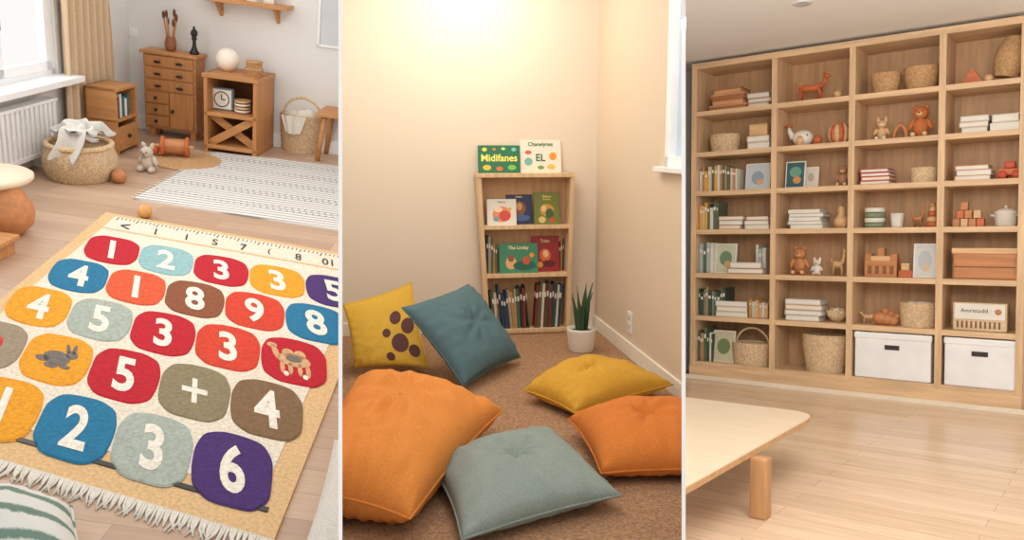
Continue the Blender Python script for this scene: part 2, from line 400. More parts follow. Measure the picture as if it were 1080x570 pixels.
b=B('table_clock',R); yc=yf+.12; c=R.hit(234,100,'y',yc); c.z=zmid+t; s_=(zt-zmid)*.27
b.box((c.x-s_,yc,c.z),(c.x+s_,yc+.05,c.z+2*s_),mat('clock_blue_grey',(120,140,150)),.01); b.box((c.x-s_*.86,yc-.004,c.z+s_*.14),(c.x+s_*.86,yc,c.z+s_*1.86),PAPER,.004); b.tube([c+Vector((s_*.66*math.cos(a*.2618),-.006,s_+s_*.66*math.sin(a*.2618))) for a in range(24)],.004,mat('clock_ring',(80,80,84)),6,True)
b.box((c.x-.003,yc-.010,c.z+s_),(c.x+.003,yc-.006,c.z+s_*1.45),BLACK,0); b.box((c.x,yc-.010,c.z+s_-.003),(c.x+s_*.35,yc-.006,c.z+s_+.003),BLACK,0); b.done()
b=B('bowl_stack',R); c=R.hit(256,110,'y',yc); c.z=zmid+t
for i in range(4): b.lathe([(.03,0),(.06,.012),(.065,.028),(.058,.026),(.0,.01)],c+Vector((0,0,i*.025)),[PAPER,TOYL][i%2])
b.done()
yc=(yf+yk)/2
b=B('globe_lamp',R); c=R.hit(240,72,'y',yc); c.z=zt
r=.088; b.ball(c+Vector((0,0,r+.005)),r,mat('opal_white',(246,236,222),.4),seg=28); b.lathe([(.04,0),(.04,.012),(.02,.02)],c,OAK); b.done()
b=B('round_wooden_box',R); c=R.hit(268,72,'y',yc); c.z=zt
for i in range(2): b.lathe([(.066-.008*i,.0),(.069-.008*i,.004),(.069-.008*i,.04),(.074-.008*i,.042),(.074-.008*i,.052),(.0,.054)],c+Vector((0,0,i*.054)),WICKD)
b.done()
# wall shelf + frame
b=B('wall_shelf',R); z_=R.hit(260,5,'y',YB-.1).z; xa=R.hit(213,3,'y',YB-.1).x; xb=R.hit(306,8,'y',YB-.1).x
b.box((xa,YB-.2,z_),(xb,YB,z_+.03),OAK)
for xx in (xa+.12,xb-.12):
    b.box((xx-.012,YB-.02,z_-.12),(xx+.012,YB,z_),OAK); b.cb((xx,YB-.065,z_-.055),(.02,.145,.02),OAK,.003,rotm(-45,'X'))
for i,(xx,h_) in enumerate(((xa+.2,.2),(xa+.42,.28),(xb-.2,.22))): b.box((xx-.07,YB-.1,z_+.03),(xx+.07,YB-.08,z_+.03+h_),PAPER)
b.done()
b=B('picture_frame',R); p0=R.hit(334,49,'y',YB-.02); xx0,zz0=p0.x,p0.z
for q in ((xx0,zz0,xx0+.7,zz0+.02),(xx0,zz0+.88,xx0+.7,zz0+.9),(xx0,zz0,xx0+.02,zz0+.9),(xx0+.68,zz0,xx0+.7,zz0+.9)): b.box((q[0],YB-.02,q[1]),(q[2],YB,q[3]),WHITE)
b.box((xx0+.02,YB-.008,zz0+.02),(xx0+.68,YB-.001,zz0+.88),mat('frame_mat_grey',(206,208,212),.8)); b.done()
b=B('wall_outlet',R); p=R.hit(141,34,'y',YB); b.box((p.x-.035,YB-.01,p.z-.035),(p.x+.035,YB,p.z+.035),WHITE); b.box((p.x-.02,YB-.013,p.z-.02),(p.x+.02,YB-.009,p.z+.02),WHITE); b.done()
# handled basket
b=B('wicker_floor_basket',R); c=R.hit(318,158); rr=(R.hit(340,150,'y',c.y).x-R.hit(296,150,'y',c.y).x)/2; h_=R.hit(318,120,'y',c.y).z
rbasket(b,c,rr,h_,WICK,1.1,.8,rows=14); handle(b,c,rr*.9,h_*.9,R.hit(318,103,'y',c.y).z-h_*.9,WICK,.012)
for i in range(9):
    a=i*.7; b.ball(c+Vector((rr*.45*math.cos(a),rr*.4*math.sin(a),h_*.95)),(rr*.4,rr*.35,.05+.02*math.sin(i)),CREAM,rotm(20*math.sin(i),'X'))
vs=[];fs=[]
for j in range(13):
    for i in range(13):
        s=i/12-.5;t=j/12; vs.append(c+Vector((-rr*.15+s*rr*(1.2-.5*t),-rr*.8-.02-.012*math.sin(s*18)-.01*t,h_*(1.02-.5*t)+.03*abs(s)*t)))
for j in range(12):
    for i in range(12): q=j*13+i; fs.append((q,q+1,q+14,q+13))
b.add(vs,fs,CREAM,True)
b.done()
b=B('wooden_stool',R); c=R.hit(366,168); h_=R.hit(366,122,'y',c.y).z
b.box((c.x-.22,c.y-.2,h_),(c.x+.22,c.y+.1,h_+.04),OAK,.01)
for sx in (-1,1):
    for sy in (-1,.5): b.tube([c+Vector((sx*.2,sy*.18,0)),c+Vector((sx*.16,sy*.15,h_))],[.02,.025],OAK)
b.done()
# pouf basket with blanket
b=B('woven_pouf',R); c=R.hit(86,187); rr=(R.hit(119,184,'y',c.y).x-R.hit(51,184,'y',c.y).x)/2; h_=.23
pr=[]
for j in range(18):
    t=j/17; pr.append((rr*(.78+.22*math.sin(math.pi*(t*.85+.08))),h_*t))
b.lathe(pr,c,WICK,120,weave=.009,wn=30,cap=False); b.lathe([(0.001,h_*.8),(rr*.8,h_*.82),(rr*.86,h_)],c,WICK,60,cap=False)
b.tube([c+Vector((rr*.88*math.cos(a*.2),rr*.88*math.sin(a*.2),h_)) for a in range(31)],.018,WICK,8,True)
b.done()
b=B('blanket',R); n=56
def cloth(x0,x1_,y0_,y1_,zf,seed):
    vs=[];fs=[]
    for j in range(n+1):
        for i in range(n+1):
            s=i/n;t=j/n
            wx=.03*math.sin(t*7+seed)+.02*math.sin(t*13); px=x0+(x1_-x0)*s+wx; py=y0_+(y1_-y0_)*t+.03*math.sin(s*6+seed)
            z=zf(s,t)+.018*math.sin(s*15+3*math.sin(t*4+seed))*(.4+.6*t)+.03*noise.noise(Vector((s*3,t*3,seed)))
            vs.append(c+Vector((px,py,max(.04,z))))
    for j in range(n):
        for i in range(n): q=j*(n+1)+i; fs.append((q,q+1,q+n+2,q+n+1))
    b.add(vs,fs,GREYW,True); b.add([v-Vector((0,0,.012)) for v in vs],fs,GREYW,True)
cloth(-rr*.72,rr*.6,-rr*.6,rr*.65,lambda s,t:h_+.07+.06*math.sin(math.pi*s),1)
cloth(-rr*.2,rr*.62,-rr*1.0,rr*.35,lambda s,t:(h_+.12 if t>.3 else h_+.12-((.3-t)/.3)**1.3*.17),5)
b.done()
b=B('wooden_ball',R); c=R.hit(126,193); b.ball(c+Vector((0,0,.048)),.048,TOYW); b.done()
b=B('wooden_ball',R); c=R.hit(153,230); b.ball(c+Vector((0,0,.042)),.042,mat('ball_maple',(222,165,100),.4,'wood'),seg=28); b.done()
# round mat
b=B('round_jute_mat',R); c=R.hit(197,171); rr=(R.hit(231,171,'y',c.y).x-R.hit(163,171,'y',c.y).x)/2
pr=[]
for j in range(40): pr.append((rr*(1-j/40),.013+.004*(j%2)))
b.lathe([(rr,0),(rr+.004,.006)]+pr+[(0.0001,.014)],c,WICKD,64); b.done()
# plush bunny
b=B('plush_bunny',R); c=R.hit(158,180); PL=mat('plush_beige',(206,192,176),.95,'fabric'); k_=.78
def bb(v,r,m,M=None,seg=16): b.ball(c+Vector(v)*k_,tuple(x*k_ for x in r),m,M,seg)
bb((0,.0,.075),(.065,.08,.075),PL); bb((-.01,-.03,.175),(.055,.055,.052),PL)
for sx in (-1,1):
    bb((-.01+sx*.035,.0,.225),(.02,.012,.038),PL,rotm(sx*25,'Y')); bb((sx*.05,-.07,.03),(.028,.05,.028),PL); bb((sx*.065,-.03,.1),(.02,.03,.045),PL,rotm(-sx*20,'Y')); bb((-.01+sx*.022,-.078,.185),(.007,.007,.007),BLACK)
bb((-.01,-.086,.168),(.01,.008,.008),mat('nose_brown',(120,80,60))); b.done()
# wooden roller toy
b=B('wooden_roller_toy',R); c=R.hit(185,167); q=c+Vector((0,0,.017+.075)); ax=Vector((1,.3,0)).normalized(); Mx=ax.to_track_quat('Z','Y').to_matrix().to_4x4()
b.lathe([(.0,-.09),(.05,-.09),(.055,-.08),(.055,.08),(.05,.09),(0,.09)],q,TOYW,32,M=Mx)
for s_ in (-1,1): b.lathe([(0,-.012),(.07,-.012),(.075,0),(.07,.012),(0,.012)],q+ax*s_*.085,TOYO,32,M=Mx)
b.tube([q-ax*.15,q+ax*.13],.012,TOYL); b.ball(q-ax*.15+Vector((0,0,-.035)),.042,TOYO); b.done()
# grey patterned rug
b=B('patterned_rug',R); cs=[R.hit(*p) for p in ((228,162),(141,211),(400,251),(440,186))]
b.prism([(p.x,p.y) for p in cs],0,.012,mat('rug_ivory_stripe',(226,223,218),.95,'stripe',(158,156,156),7))
DG=mat('rug_pattern_grey',(136,134,136),.95)
def q4(a,t,z=.0135):
    p=cs[0]*(1-a)*(1-t)+cs[3]*a*(1-t)+cs[2]*a*t+cs[1]*(1-a)*t; return Vector((p.x,p.y,z))
for row in (.12,.3,.48,.66,.84):
    for k in range(70):
        a=.02+k*.0137
        dz=.018*(1 if k%2 else -1)
        b.add([q4(a,row+dz-.006),q4(a+.007,row+dz-.006),q4(a+.007,row+dz+.006),q4(a,row+dz+.006)],[(0,1,2,3)],DG)
for k in range(26):
    t=(k+.5)/26; e=cs[0].lerp(cs[1],t)
    b.tube([e+Vector((0,0,.008)),e+Vector((-.04,.0,.006))],.004,CREAM,5)
b.done()
# number rug -------------------------------------------------
pts={(0,0):(120,262),(1,0):(179,272),(2,0):(238,281),(3,0):(296,291),(0,1):(79,292),(1,1):(141,303),(2,1):(204,315),(3,1):(269,327),(4,1):(330,341),
(0,2):(37,324),(1,2):(100,338),(2,2):(166,354),(3,2):(235,370),(4,2):(311,386),(0,3):(-2,361),(1,3):(56,379),(2,3):(127,395),(3,3):(202,413),(4,3):(284,431),
(1,4):(14,424),(2,4):(81,442),(3,4):(163,465),(4,4):(251,490)}
import numpy as np
A=[];bx=[];by=[]
for (i,j),(u,v) in pts.items():
    q=R.hit(u,v,'z',.02); A.append([1,i,j,i*j]); bx.append(q.x); by.append(q.y)
A=np.array(A);cx_=np.linalg.lstsq(A,np.array(bx),rcond=None)[0];cy_=np.linalg.lstsq(A,np.array(by),rcond=None)[0]
def G(i,j,z=.02): return Vector((cx_[0]+cx_[1]*i+cx_[2]*j+cx_[3]*i*j,cy_[0]+cy_[1]*i+cy_[2]*j+cy_[3]*i*j,z))
b=B('number_play_rug',R)
TAN=mat('rug_tan_border',(226,188,138),.95,'tuft'); FIELD=mat('rug_cream_field',(234,223,204),.95,'tuft')
cs=[R.hit(*p) for p in ((112,226),(406,277),(289,573),(-150,443))]
def Q(s,t,z=0):
    p=cs[0]*(1-s)*(1-t)+cs[1]*s*(1-t)+cs[2]*s*t+cs[3]*(1-s)*t; return Vector((p.x,p.y,z))
b.prism([Q(s,t) for s,t in ((0,0),(1,0),(1,1),(0,1))],0,.012,TAN)
b.prism([Q(s,t) for s,t in ((.045,.02),(.94,.02),(.94,.925),(.045,.925))],.012,.015,FIELD)
b.prism([Q(s,t) for s,t in ((.02,.948),(.965,.948),(.965,.957),(.02,.957))],.012,.0165,BLACK)
DK=mat('rug_ink',(62,54,50),.9)
for i in range(60):
    s=.06+.87*i/60; L_=.022 if i%5==0 else .012
    b.prism([Q(s,.025),Q(s+.0025,.025),Q(s+.0025,.025+L_),Q(s,.025+L_)],.015,.0168,DK)
for s,g in ((.11,'<'),(.22,'1'),(.33,'I'),(.43,'S'),(.53,'7'),(.62,'('),(.72,'8'),(.82,'01'),(.91,'>')):
    b.text(g,lambda x,y,s=s:Q(s+x*.034-y*.012,.078-y*.038,.017),DK,.01)
b.prism([Q(s,t) for s,t in ((.045,.108),(.94,.108),(.94,.116),(.045,.116))],.015,.0168,TAN)
C=dict(red=(190,24,42),lb=(146,188,192),yel=(234,160,36),pur=(74,46,110),blu=(32,118,158),org=(220,90,52),brn=(140,82,54),ored=(212,66,42),mint=(170,180,170),tau=(142,130,100),gry=(158,142,120),tan=(132,102,72))
CM_={k:mat('rug_'+k,v,.95,'tuft') for k,v in C.items()}
NW=mat('rug_number_white',(242,234,220),.95,'tuft')
tiles={(0,0):('red','1'),(1,0):('lb','2'),(2,0):('red','3'),(3,0):('yel','3'),(4,0):('pur','5'),(0,1):('blu','4'),(1,1):('org','1'),(2,1):('brn','8'),(3,1):('ored','9'),(4,1):('blu','8'),
(0,2):('yel','4'),(1,2):('mint','5'),(2,2):('red','3'),(3,2):('ored','3'),(4,2):('red','camel'),(0,3):('gry','heart'),(1,3):('yel','hare'),(2,3):('red','5'),(3,3):('tau','+'),(4,3):('tan','4'),
(0,4):('blu','6'),(1,4):('yel','1'),(2,4):('blu','2'),(3,4):('mint','3'),(4,4):('pur','6')}
for (i,j),(cn,tx) in tiles.items():
    P_=[];P2=[]
    for k in range(64):
        a=2*math.pi*k/64; ca,sa=math.cos(a),math.sin(a); e=2/3.0
        x=math.copysign(abs(ca)**e,ca);y=math.copysign(abs(sa)**e,sa); w=1+.008*math.sin(a*9+i)
        P_.append(G(i+(x*.49+y*.17)*w,j+y*.47*w)); P2.append(G(i+(x*.475+y*.165)*w,j+y*.455*w))
    b.prism(P_,.014,.0165,CM_[cn]); b.prism(P2,.0165,.018,CM_[cn])
    if len(tx)==1:
        k1,k2=(.5,.62) if tx!='+' else (.36,.42)
        b.text(tx,lambda x,y,i=i,j=j:G(i+x*k1-y*k2*.48,j-y*k2,.0195),NW,.03 if tx!='+' else .01)
    else:
        GM=mat('rug_motif_grey',(120,112,106),.95,'tuft')
        def ell(cx,cy,rx,ry,m,z=.0195,rot=0):
            ca,sa=math.cos(rot),math.sin(rot); o=[]
            for k in range(24):
                a=k*math.pi/12; X=cx+rx*math.cos(a)*ca-ry*math.sin(a)*sa; Y=cy+rx*math.cos(a)*sa+ry*math.sin(a)*ca
                o.append(G(i+X-Y*.48,j-Y*1.1))
            b.prism(o,.0175,z,m)
        if tx=='camel':
            CT=mat('rug_camel_tan',(214,170,124),.95,'tuft')
            ell(0,.0,.25,.12,CT); ell(-.08,.12,.09,.08,CT); ell(.1,.12,.09,.08,CT)
            ell(-.27,.1,.045,.14,CT,.0195,.3); ell(-.32,.22,.08,.045,CT)
            for x in (-.18,-.06,.08,.2): ell(x,-.16,.035,.11,CT)
            ell(0,.02,.12,.06,GM,.021); ell(-.13,-.27,.04,.04,NW); ell(.15,-.27,.04,.04,NW)
        elif tx=='hare':
            ell(.0,.0,.2,.12,GM); ell(.2,.1,.09,.07,GM); ell(.22,.2,.03,.09,GM); ell(.12,.19,.03,.09,GM,.0195,.3); ell(-.2,-.05,.1,.05,GM); ell(-.05,-.14,.1,.04,GM); ell(.15,-.12,.08,.035,GM)
        else:
            ell(-.07,.03,.1,.11,CM_['ored']); ell(.07,.03,.1,.11,CM_['ored']); ell(0,-.06,.08,.1,CM_['ored'])
for k in range(170):
    t=(k+.5)/170; e=Q(t,1,.008); d=(Q(t,1.03)-Q(t,1)).normalized()*random.uniform(.06,.085)
    sd=Vector((-d.y,d.x,0))*random.uniform(-.35,.35)
    b.tube([e,e+d*.5+sd*.2+Vector((0,0,-.002)),e+d+sd+Vector((0,0,-.004))],[.006,.005,.0025],CREAM,5)
b.done()
# round table at left
b=B('round_side_table',R); c=R.hit(14,247); zt=R.hit(14,197,'y',c.y).z
tc_=R.hit(-16,184,'z',zt+.03); tr=(R.hit(28,184,'y',tc_.y).x-tc_.x)
b.lathe([(0,0),(tr-.01,0),(tr,.012),(tr,.028),(tr-.01,.035),(0,.035)],(tc_.x,tc_.y,zt),mat('table_pale_wood',(228,210,184),.4,'woodsoft'),64)
b.lathe([(.06,0),(.085,.02),(.12,zt*.22),(.13,zt*.42),(.12,zt*.6),(.09,zt*.82),(.07,zt*.93),(.07,zt)],(c.x-.02,c.y,0),TOYW,32)
b.done()
b=B('low_wooden_bench',R); p=R.hit(13,272); z_=.10
b.box((p.x-.55,p.y-.14,z_-.03),(p.x,p.y+.08,z_),OAK,.01)
for xx in (p.x-.5,p.x-.06): b.box((xx,p.y-.12,0),(xx+.04,p.y+.06,z_-.03),OAK,.005)
b.done()
# cushions near camera
STR=mat('cushion_stripe',(220,218,211),.9,'stripe',(112,136,122),4.2)
pillow('striped_floor_cushion',R,[R.hit(u,v,'z',.08) for u,v in ((-90,570),(-40,508),(75,535),(105,640))][::-1],.10,STR,tuft=0)
pillow('white_floor_cushion',R,[R.hit(u,v,'z',.08) for u,v in ((318,590),(354,465),(430,480),(420,620))][::-1],.10,mat('white_cushion_cloth',(220,214,204),.9,'fabric'),tuft=0)

# ================================================================ ROOM 2 : reading nook
R=R2; K=R.hit(627,345); XR=K.x; YB2=K.y
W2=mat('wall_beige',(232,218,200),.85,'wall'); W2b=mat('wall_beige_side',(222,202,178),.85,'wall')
CARP=mat('carpet_brown',(174,134,100),.95,'carpet')
b=B('floor',R); b.box((-4,1.6,-.06),(XR+.1,YB2+.1,0),CARP,0); b.done()
b=B('wall_back',R); b.box((-4,YB2,-.06),(XR+.1,YB2+.1,2.9),W2,0); b.done()
wy1=R.hit(703,90,'x',XR).y; wz=R.hit(703,176,'x',XR).z; wy0=wy1-1.0
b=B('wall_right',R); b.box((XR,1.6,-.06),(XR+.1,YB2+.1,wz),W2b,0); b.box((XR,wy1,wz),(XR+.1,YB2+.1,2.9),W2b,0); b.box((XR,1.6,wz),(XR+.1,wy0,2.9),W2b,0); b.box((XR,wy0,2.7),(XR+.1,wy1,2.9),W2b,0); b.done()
b=B('window_2',R)
for q in ((wy1-.06,wy1,wz,2.7),(wy0,wy0+.06,wz,2.7),(wy0,wy1,wz,wz+.06),(wy0,wy1,2.64,2.7)): b.box((XR+.0,q[0],q[2]),(XR+.06,q[1],q[3]),FR)
b.box((XR-.05,wy0-.05,wz-.03),(XR+.1,wy1+.06,wz),FR); b.box((XR+.05,wy0,wz),(XR+.06,wy1,2.7),mat('window_shade_blue',(205,222,240),.6),0); b.done()
b=B('baseboard_right',R); b.box((XR-.018,1.6,0),(XR,YB2,.1),mat('trim_cream',(242,234,218),.6),.003); b.done()
b=B('baseboard_back',R); b.box((-4,YB2-.018,0),(XR-.018,YB2,.1),_m['trim_cream'],.003); b.done()
b=B('wall_outlet',R); p=R.hit(665,340,'x',XR); b.box((XR-.01,p.y-.045,p.z-.07),(XR,p.y+.045,p.z+.07),WHITE)
for dz in (-.03,.03): b.box((XR-.013,p.y-.02,p.z+dz-.018),(XR-.009,p.y+.02,p.z+dz+.018),mat('outlet_grey',(200,196,188)),.002)
b.done()
# bookcase
p=R.hit(557,353); yf=p.y; yk=min(yf+.3,YB2-.02)
def bx(u,v,dy=0): return R.hit(u,v,'y',yf+dy)
xT0,xT1=bx(503,185).x,bx(606,185).x; xB0,xB1=bx(513,352).x,bx(601,352).x; zT=bx(555,183).z
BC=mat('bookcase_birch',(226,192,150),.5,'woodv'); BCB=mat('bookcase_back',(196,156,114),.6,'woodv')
def xl(z): return xB0+(xT0-xB0)*z/zT
def xr(z): return xB1+(xT1-xB1)*z/zT
b=B('bookcase',R); t=.03
def slab(x0b,x1b,x0t,x1t,y0,y1,z0,z1,m):
    vs=[(x0b,y0,z0),(x1b,y0,z0),(x1b,y1,z0),(x0b,y1,z0),(x0t,y0,z1),(x1t,y0,z1),(x1t,y1,z1),(x0t,y1,z1)]
    b.add(vs,[(0,3,2,1),(4,5,6,7),(0,1,5,4),(1,2,6,5),(2,3,7,6),(3,0,4,7)],m)
slab(xl(0),xl(0)+t,xl(zT),xl(zT)+t,yf,yk,0,zT,BC); slab(xr(0)-t,xr(0),xr(zT)-t,xr(zT),yf,yk,0,zT,BC)
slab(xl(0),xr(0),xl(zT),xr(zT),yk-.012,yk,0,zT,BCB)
zsh=[bx(557,v).z for v in (349,289,238)]
zsh[0]=max(.04,zsh[0])
for z in zsh: b.box((xl(z)+t*.9,yf+.004,z-.028),(xr(z)-t*.9,yk-.01,z),BC,.002)
b.box((xl(zT)-.006,yf-.008,zT-.03),(xr(zT)+.006,yk,zT),BC,.004); b.box((xl(0)+t,yf+.02,0),(xr(0)-t,yf+.03,zsh[0]-.02),BC,0)
b.done()
def bookface(name,u0,u1,v0,z,rgb,dy,title=None,tc=(255,255,255),art=None,lean=10):
    y=yf+dy; x0=R.hit(u0,200,'y',y).x;x1=R.hit(u1,200,'y',y).x; h=R.hit((u0+u1)/2,v0,'y',y).z-z; w=x1-x0
    b=B(name,R); M=Matrix.Translation((( x0+x1)/2,y,z))@rotm(-lean,'X')
    cov=mat('cover_%d_%d_%d'%rgb,rgb,.4); 
    b.box((-w/2,0,0),(w/2,.003,h),cov,.001,M); b.box((-w/2+.004,.003,.004),(w/2-.004,.016,h-.004),PAPER,.001,M); b.box((-w/2,.016,0),(w/2,.019,h),cov,.001,M)
    st=[]
    if title:
        for k,(s,zz,hh) in enumerate(title):
            vs,fs,ww=text2d(s,.02); hq=min(hh*h,w*.86/ww); b.add([M@Vector((x*hq,-.002,zz*h+y_*hq)) for x,y_ in vs],fs,mat('ink_%d_%d_%d'%tc,tc,.5))
    for (ax,az,rx,rz_,col) in (art or []):
        vs=[M@Vector((ax*w+rx*w*math.cos(a*.3927),-.0012-.0001*len(st),az*h+rz_*h*math.sin(a*.3927))) for a in range(16)]; st.append(1)
        b.add(vs,[tuple(range(16))],mat('art_%d_%d_%d'%col,col,.6))
    return b.done()
zt_=zT
bookface('picture_book',505,549,153,zt_,(30,112,74),.1,[('Midifanes',.55,.34)],(250,240,120),[(-.3,.2,.1,.1,(240,190,60)),(.0,.16,.08,.08,(230,110,60)),(.3,.2,.1,.1,(120,190,90)),(-.35,.85,.06,.07,(240,220,90)),(.35,.85,.06,.07,(120,200,190)),(.1,.88,.05,.05,(210,235,120)),(-.12,.86,.04,.05,(230,120,70))])
bookface('picture_book',549,592,147,zt_,(236,230,214),.12,[('Chanelynes',.85,.16),('EL',.46,.22)],(60,110,80),[(.3,.5,.09,.12,(235,150,50)),(-.3,.34,.1,.12,(120,180,170)),(.25,.18,.1,.08,(240,190,90)),(-.3,.62,.08,.06,(210,90,80)),(0,.16,.08,.06,(120,160,90))])
z=zsh[2]
bookface('picture_book',514,545,210,z,(232,226,216),.04,[('Clerrny',.88,.09)],(80,60,60),[(0,.42,.32,.3,(236,150,110)),(.1,.36,.2,.2,(214,80,70)),(-.12,.6,.14,.1,(250,220,190)),(-.2,.25,.1,.1,(120,160,170)),(.28,.62,.06,.06,(230,180,90))])
bookface('picture_book',534,562,203,z,(34,44,86),.10,[('Itesm',.87,.07)],(235,220,170),[(0,.5,.26,.22,(150,96,64)),(.0,.56,.12,.12,(220,170,120)),(.1,.2,.3,.1,(80,110,160)),(-.2,.24,.1,.1,(210,90,60))])
bookface('picture_book',564,591,203,z,(112,122,50),.06,[('Geton',.88,.08),('Dusmps',.78,.07)],(245,225,110),[(0,.45,.28,.2,(205,155,60)),(.1,.34,.16,.16,(60,100,60)),(-.2,.15,.14,.1,(220,200,120)),(.2,.14,.12,.08,(190,90,50)),(-.12,.5,.1,.1,(230,200,150))])
z=zsh[1]
bookface('picture_book',527,568,257,z,(60,136,100),.04,[('The Lindsy',.84,.15)],(250,235,180),[(-.2,.35,.14,.22,(225,180,120)),(-.2,.5,.08,.12,(150,90,60)),(.15,.25,.3,.16,(40,96,86)),(.2,.42,.1,.14,(200,90,60)),(.34,.6,.06,.08,(235,160,60))])
bookface('picture_book',561,591,249,z,(150,28,36),.08,[('Tobn',.86,.09)],(240,210,160),[(0,.46,.2,.18,(220,110,60)),(.02,.5,.1,.1,(240,200,150)),(.12,.22,.24,.1,(100,20,30)),(-.2,.2,.12,.08,(230,160,60))])
BKM=[mat('bk%d'%i,c) for i,c in enumerate([(40,50,60),(60,84,60),(170,160,130),(120,50,40),(46,62,90),(180,140,70),(30,40,34),(210,204,190),(86,100,76),(36,36,40)])]
b=B('book_row',R); z=zsh[1]; hS=(zsh[2]-.03)-zsh[1]
upright_books(b,xl(z)+t+.003,xl(z)+t+.09,yf+.05,z,hS*.85,.16,BKM,.012,.02); upright_books(b,xr(z)-t-.075,xr(z)-t-.003,yf+.12,z,hS*.8,.15,BKM,.012,.02); b.done()
b=B('book_row',R); z=zsh[0]; hS=(zsh[1]-.03)-zsh[0]
upright_books(b,xl(z)+t+.035,xl(z)+.34,yf+.04,z,hS*.84,.18,BKM,.014,.026,lean=-7) ; upright_books(b,xl(z)+.37,xr(z)-t-.04,yf+.04,z,hS*.92,.18,BKM,.014,.026,lean=5); b.done()
# potted plant
b=B('potted_snake_plant',R); c=R.hit(613,370); rr=(R.hit(628,360,'y',c.y).x-R.hit(598,360,'y',c.y).x)/2; h_=R.hit(613,346,'y',c.y).z
b.lathe([(rr*.8,0),(rr*.86,.01),(rr*.98,h_*.9),(rr,h_),(rr*.9,h_),(rr*.88,h_*.85),(0,h_*.85)],c,mat('pot_white',(236,230,220),.4),40)
b.lathe([(rr*.87,h_*.86),(0,h_*.87)],c,mat('soil',(70,50,36),.95),24)
hp=R.hit(613,300,'y',c.y).z-h_
GL=mat('leaf_green',(58,88,58),.5,'woodv'); 
for i in range(9):
    a=i*2.4; r0=rr*.3; tx=math.cos(a)*rr*.42; ty=math.sin(a)*rr*.42; hh=hp*(1-.35*((i*37)%10)/10)
    vs=[];fs=[];n=8; dx,dy=-math.sin(a+.6),math.cos(a+.6)
    for k in range(n+1):
        t_=k/n; w=.022*(math.sin(math.pi*min(1,t_*.75+.22)))**.8*(1-t_**5); x=math.cos(a)*r0+tx*t_*t_; y=math.sin(a)*r0+ty*t_*t_
        z=h_*.86+hh*t_*1.1
        vs+=[c+Vector((x-dx*w,y-dy*w,z)),c+Vector((x+math.cos(a)*.006,y+math.sin(a)*.006,z)),c+Vector((x+dx*w,y+dy*w,z))]
    for k in range(n): q=k*3; fs+=[(q,q+1,q+4,q+3),(q+1,q+2,q+5,q+4)]
    b.add(vs,fs,GL,True)
b.done()
# cushions
YEL=mat('cushion_yellow',(218,174,62),.9,'fabric'); TEAL=mat('cushion_teal',(82,112,120),.9,'fabric'); ORG=mat('cushion_orange',(226,142,62),.9,'fabric')
MUS=mat('cushion_mustard',(210,158,50),.9,'fabric'); ORG2=mat('cushion_orange_b',(214,124,48),.9,'fabric'); SAGE=mat('cushion_sage',(142,156,150),.9,'fabric'); PLUM=mat('patch_plum',(96,56,58),.9,'fabric')
def H(u,v,z): return R.hit(u,v,'z',z)
pillow('dotted_cushion',R,[H(374,388,.05),H(452,388,.05),H(434,298,.46),H(362,322,.44)],.10,YEL,tuft=0,dots=[(.42,.3,.17,PLUM),(.74,.02,.19,PLUM),(.44,-.36,.24,PLUM),(.78,-.6,.15,PLUM),(.1,-.05,.12,PLUM),(.1,-.7,.12,PLUM)],bot=.8)
pillow('teal_cushion',R,[H(489,408,.05),H(549,377,.05),H(494,300,.47),H(424,325,.46)],.13,TEAL,tuft=.25,bot=.5)
pillow('orange_floor_cushion',R,[H(310,520,.16),H(432,548,.10),H(530,434,.12),H(375,402,.16)],.24,ORG,tuft=.08,bot=.8)
pillow('sage_floor_cushion',R,[H(487,570,.05),H(655,523,.07),H(580,454,.07),H(453,490,.07)],.14,SAGE,tuft=.42)
pillow('mustard_floor_cushion',R,[H(606,436,.06),H(710,406,.08),H(624,382,.10),H(552,412,.07)],.15,MUS,tuft=.35)
pillow('orange_floor_cushion',R,[H(634,500,.06),H(760,497,.07),H(735,426,.10),H(599,442,.09)],.16,ORG2,tuft=.35)

# ================================================================ ROOM 3 : cubby shelving
R=R3; K=R.hit(730,399); YF=K.y
def fx(u,v=257,dy=0): return R.hit(u,v,'y',YF+dy)
XS=[fx(u).x for u in (731,815,896.5,991,1077)]
ZS=[fx(855,v).z for v in (105,152,197,241,291,340,393)]; ZTOP=fx(855,50).z; DEP=.36; YB3=YF+DEP+.01
W3=mat('wall_room3',(225,218,208),.85,'wall')
b=B('floor',R); b.box((-6,-.8,-.06),(3.2,YB3+.1,0),mat('floor_planks_pale',(238,210,180),.25,'plank',(228,198,166),.12),0); b.done()
b=B('wall_back',R); b.box((-6,YB3,-.06),(3.2,YB3+.1,ZTOP+.05),W3,0); b.done()
b=B('ceiling',R); b.box((-6,-.8,ZTOP+.03),(3.2,YB3+.1,ZTOP+.1),mat('ceiling_white',(246,245,242),.8,'wall'),0); b.done()
b=B('recessed_spotlight',R); p=R.hit(846,3,'z',ZTOP+.03)
b.lathe([(.03,-.004),(.055,-.01),(.06,-.002),(.06,.0)],p,mat('spot_ring',(215,215,215),.3),32); b.lathe([(.0,-.003),(.03,-.003)],p,mat('spot_dark',(90,90,90),.4),24,cap=False); b.done()
b=B('cubby_shelf_unit',R); t=.045
for x in XS: b.box((x-t/2,YF,0),(x+t/2,YF+DEP,ZTOP),BIRCHV,.003)
b.box((XS[0]-t/2,YF-.004,ZTOP-t),(XS[-1]+t/2,YF+DEP,ZTOP+.004),BIRCH,.003)
for z in ZS:
    for i in range(4): b.box((XS[i]+t/2-.002,YF+.003,z-.04),(XS[i+1]-t/2+.002,YF+DEP,z),BIRCH,.003)
b.box((XS[0],YF+DEP-.01,0),(XS[-1],YF+DEP,ZTOP),BIRCHB,0)
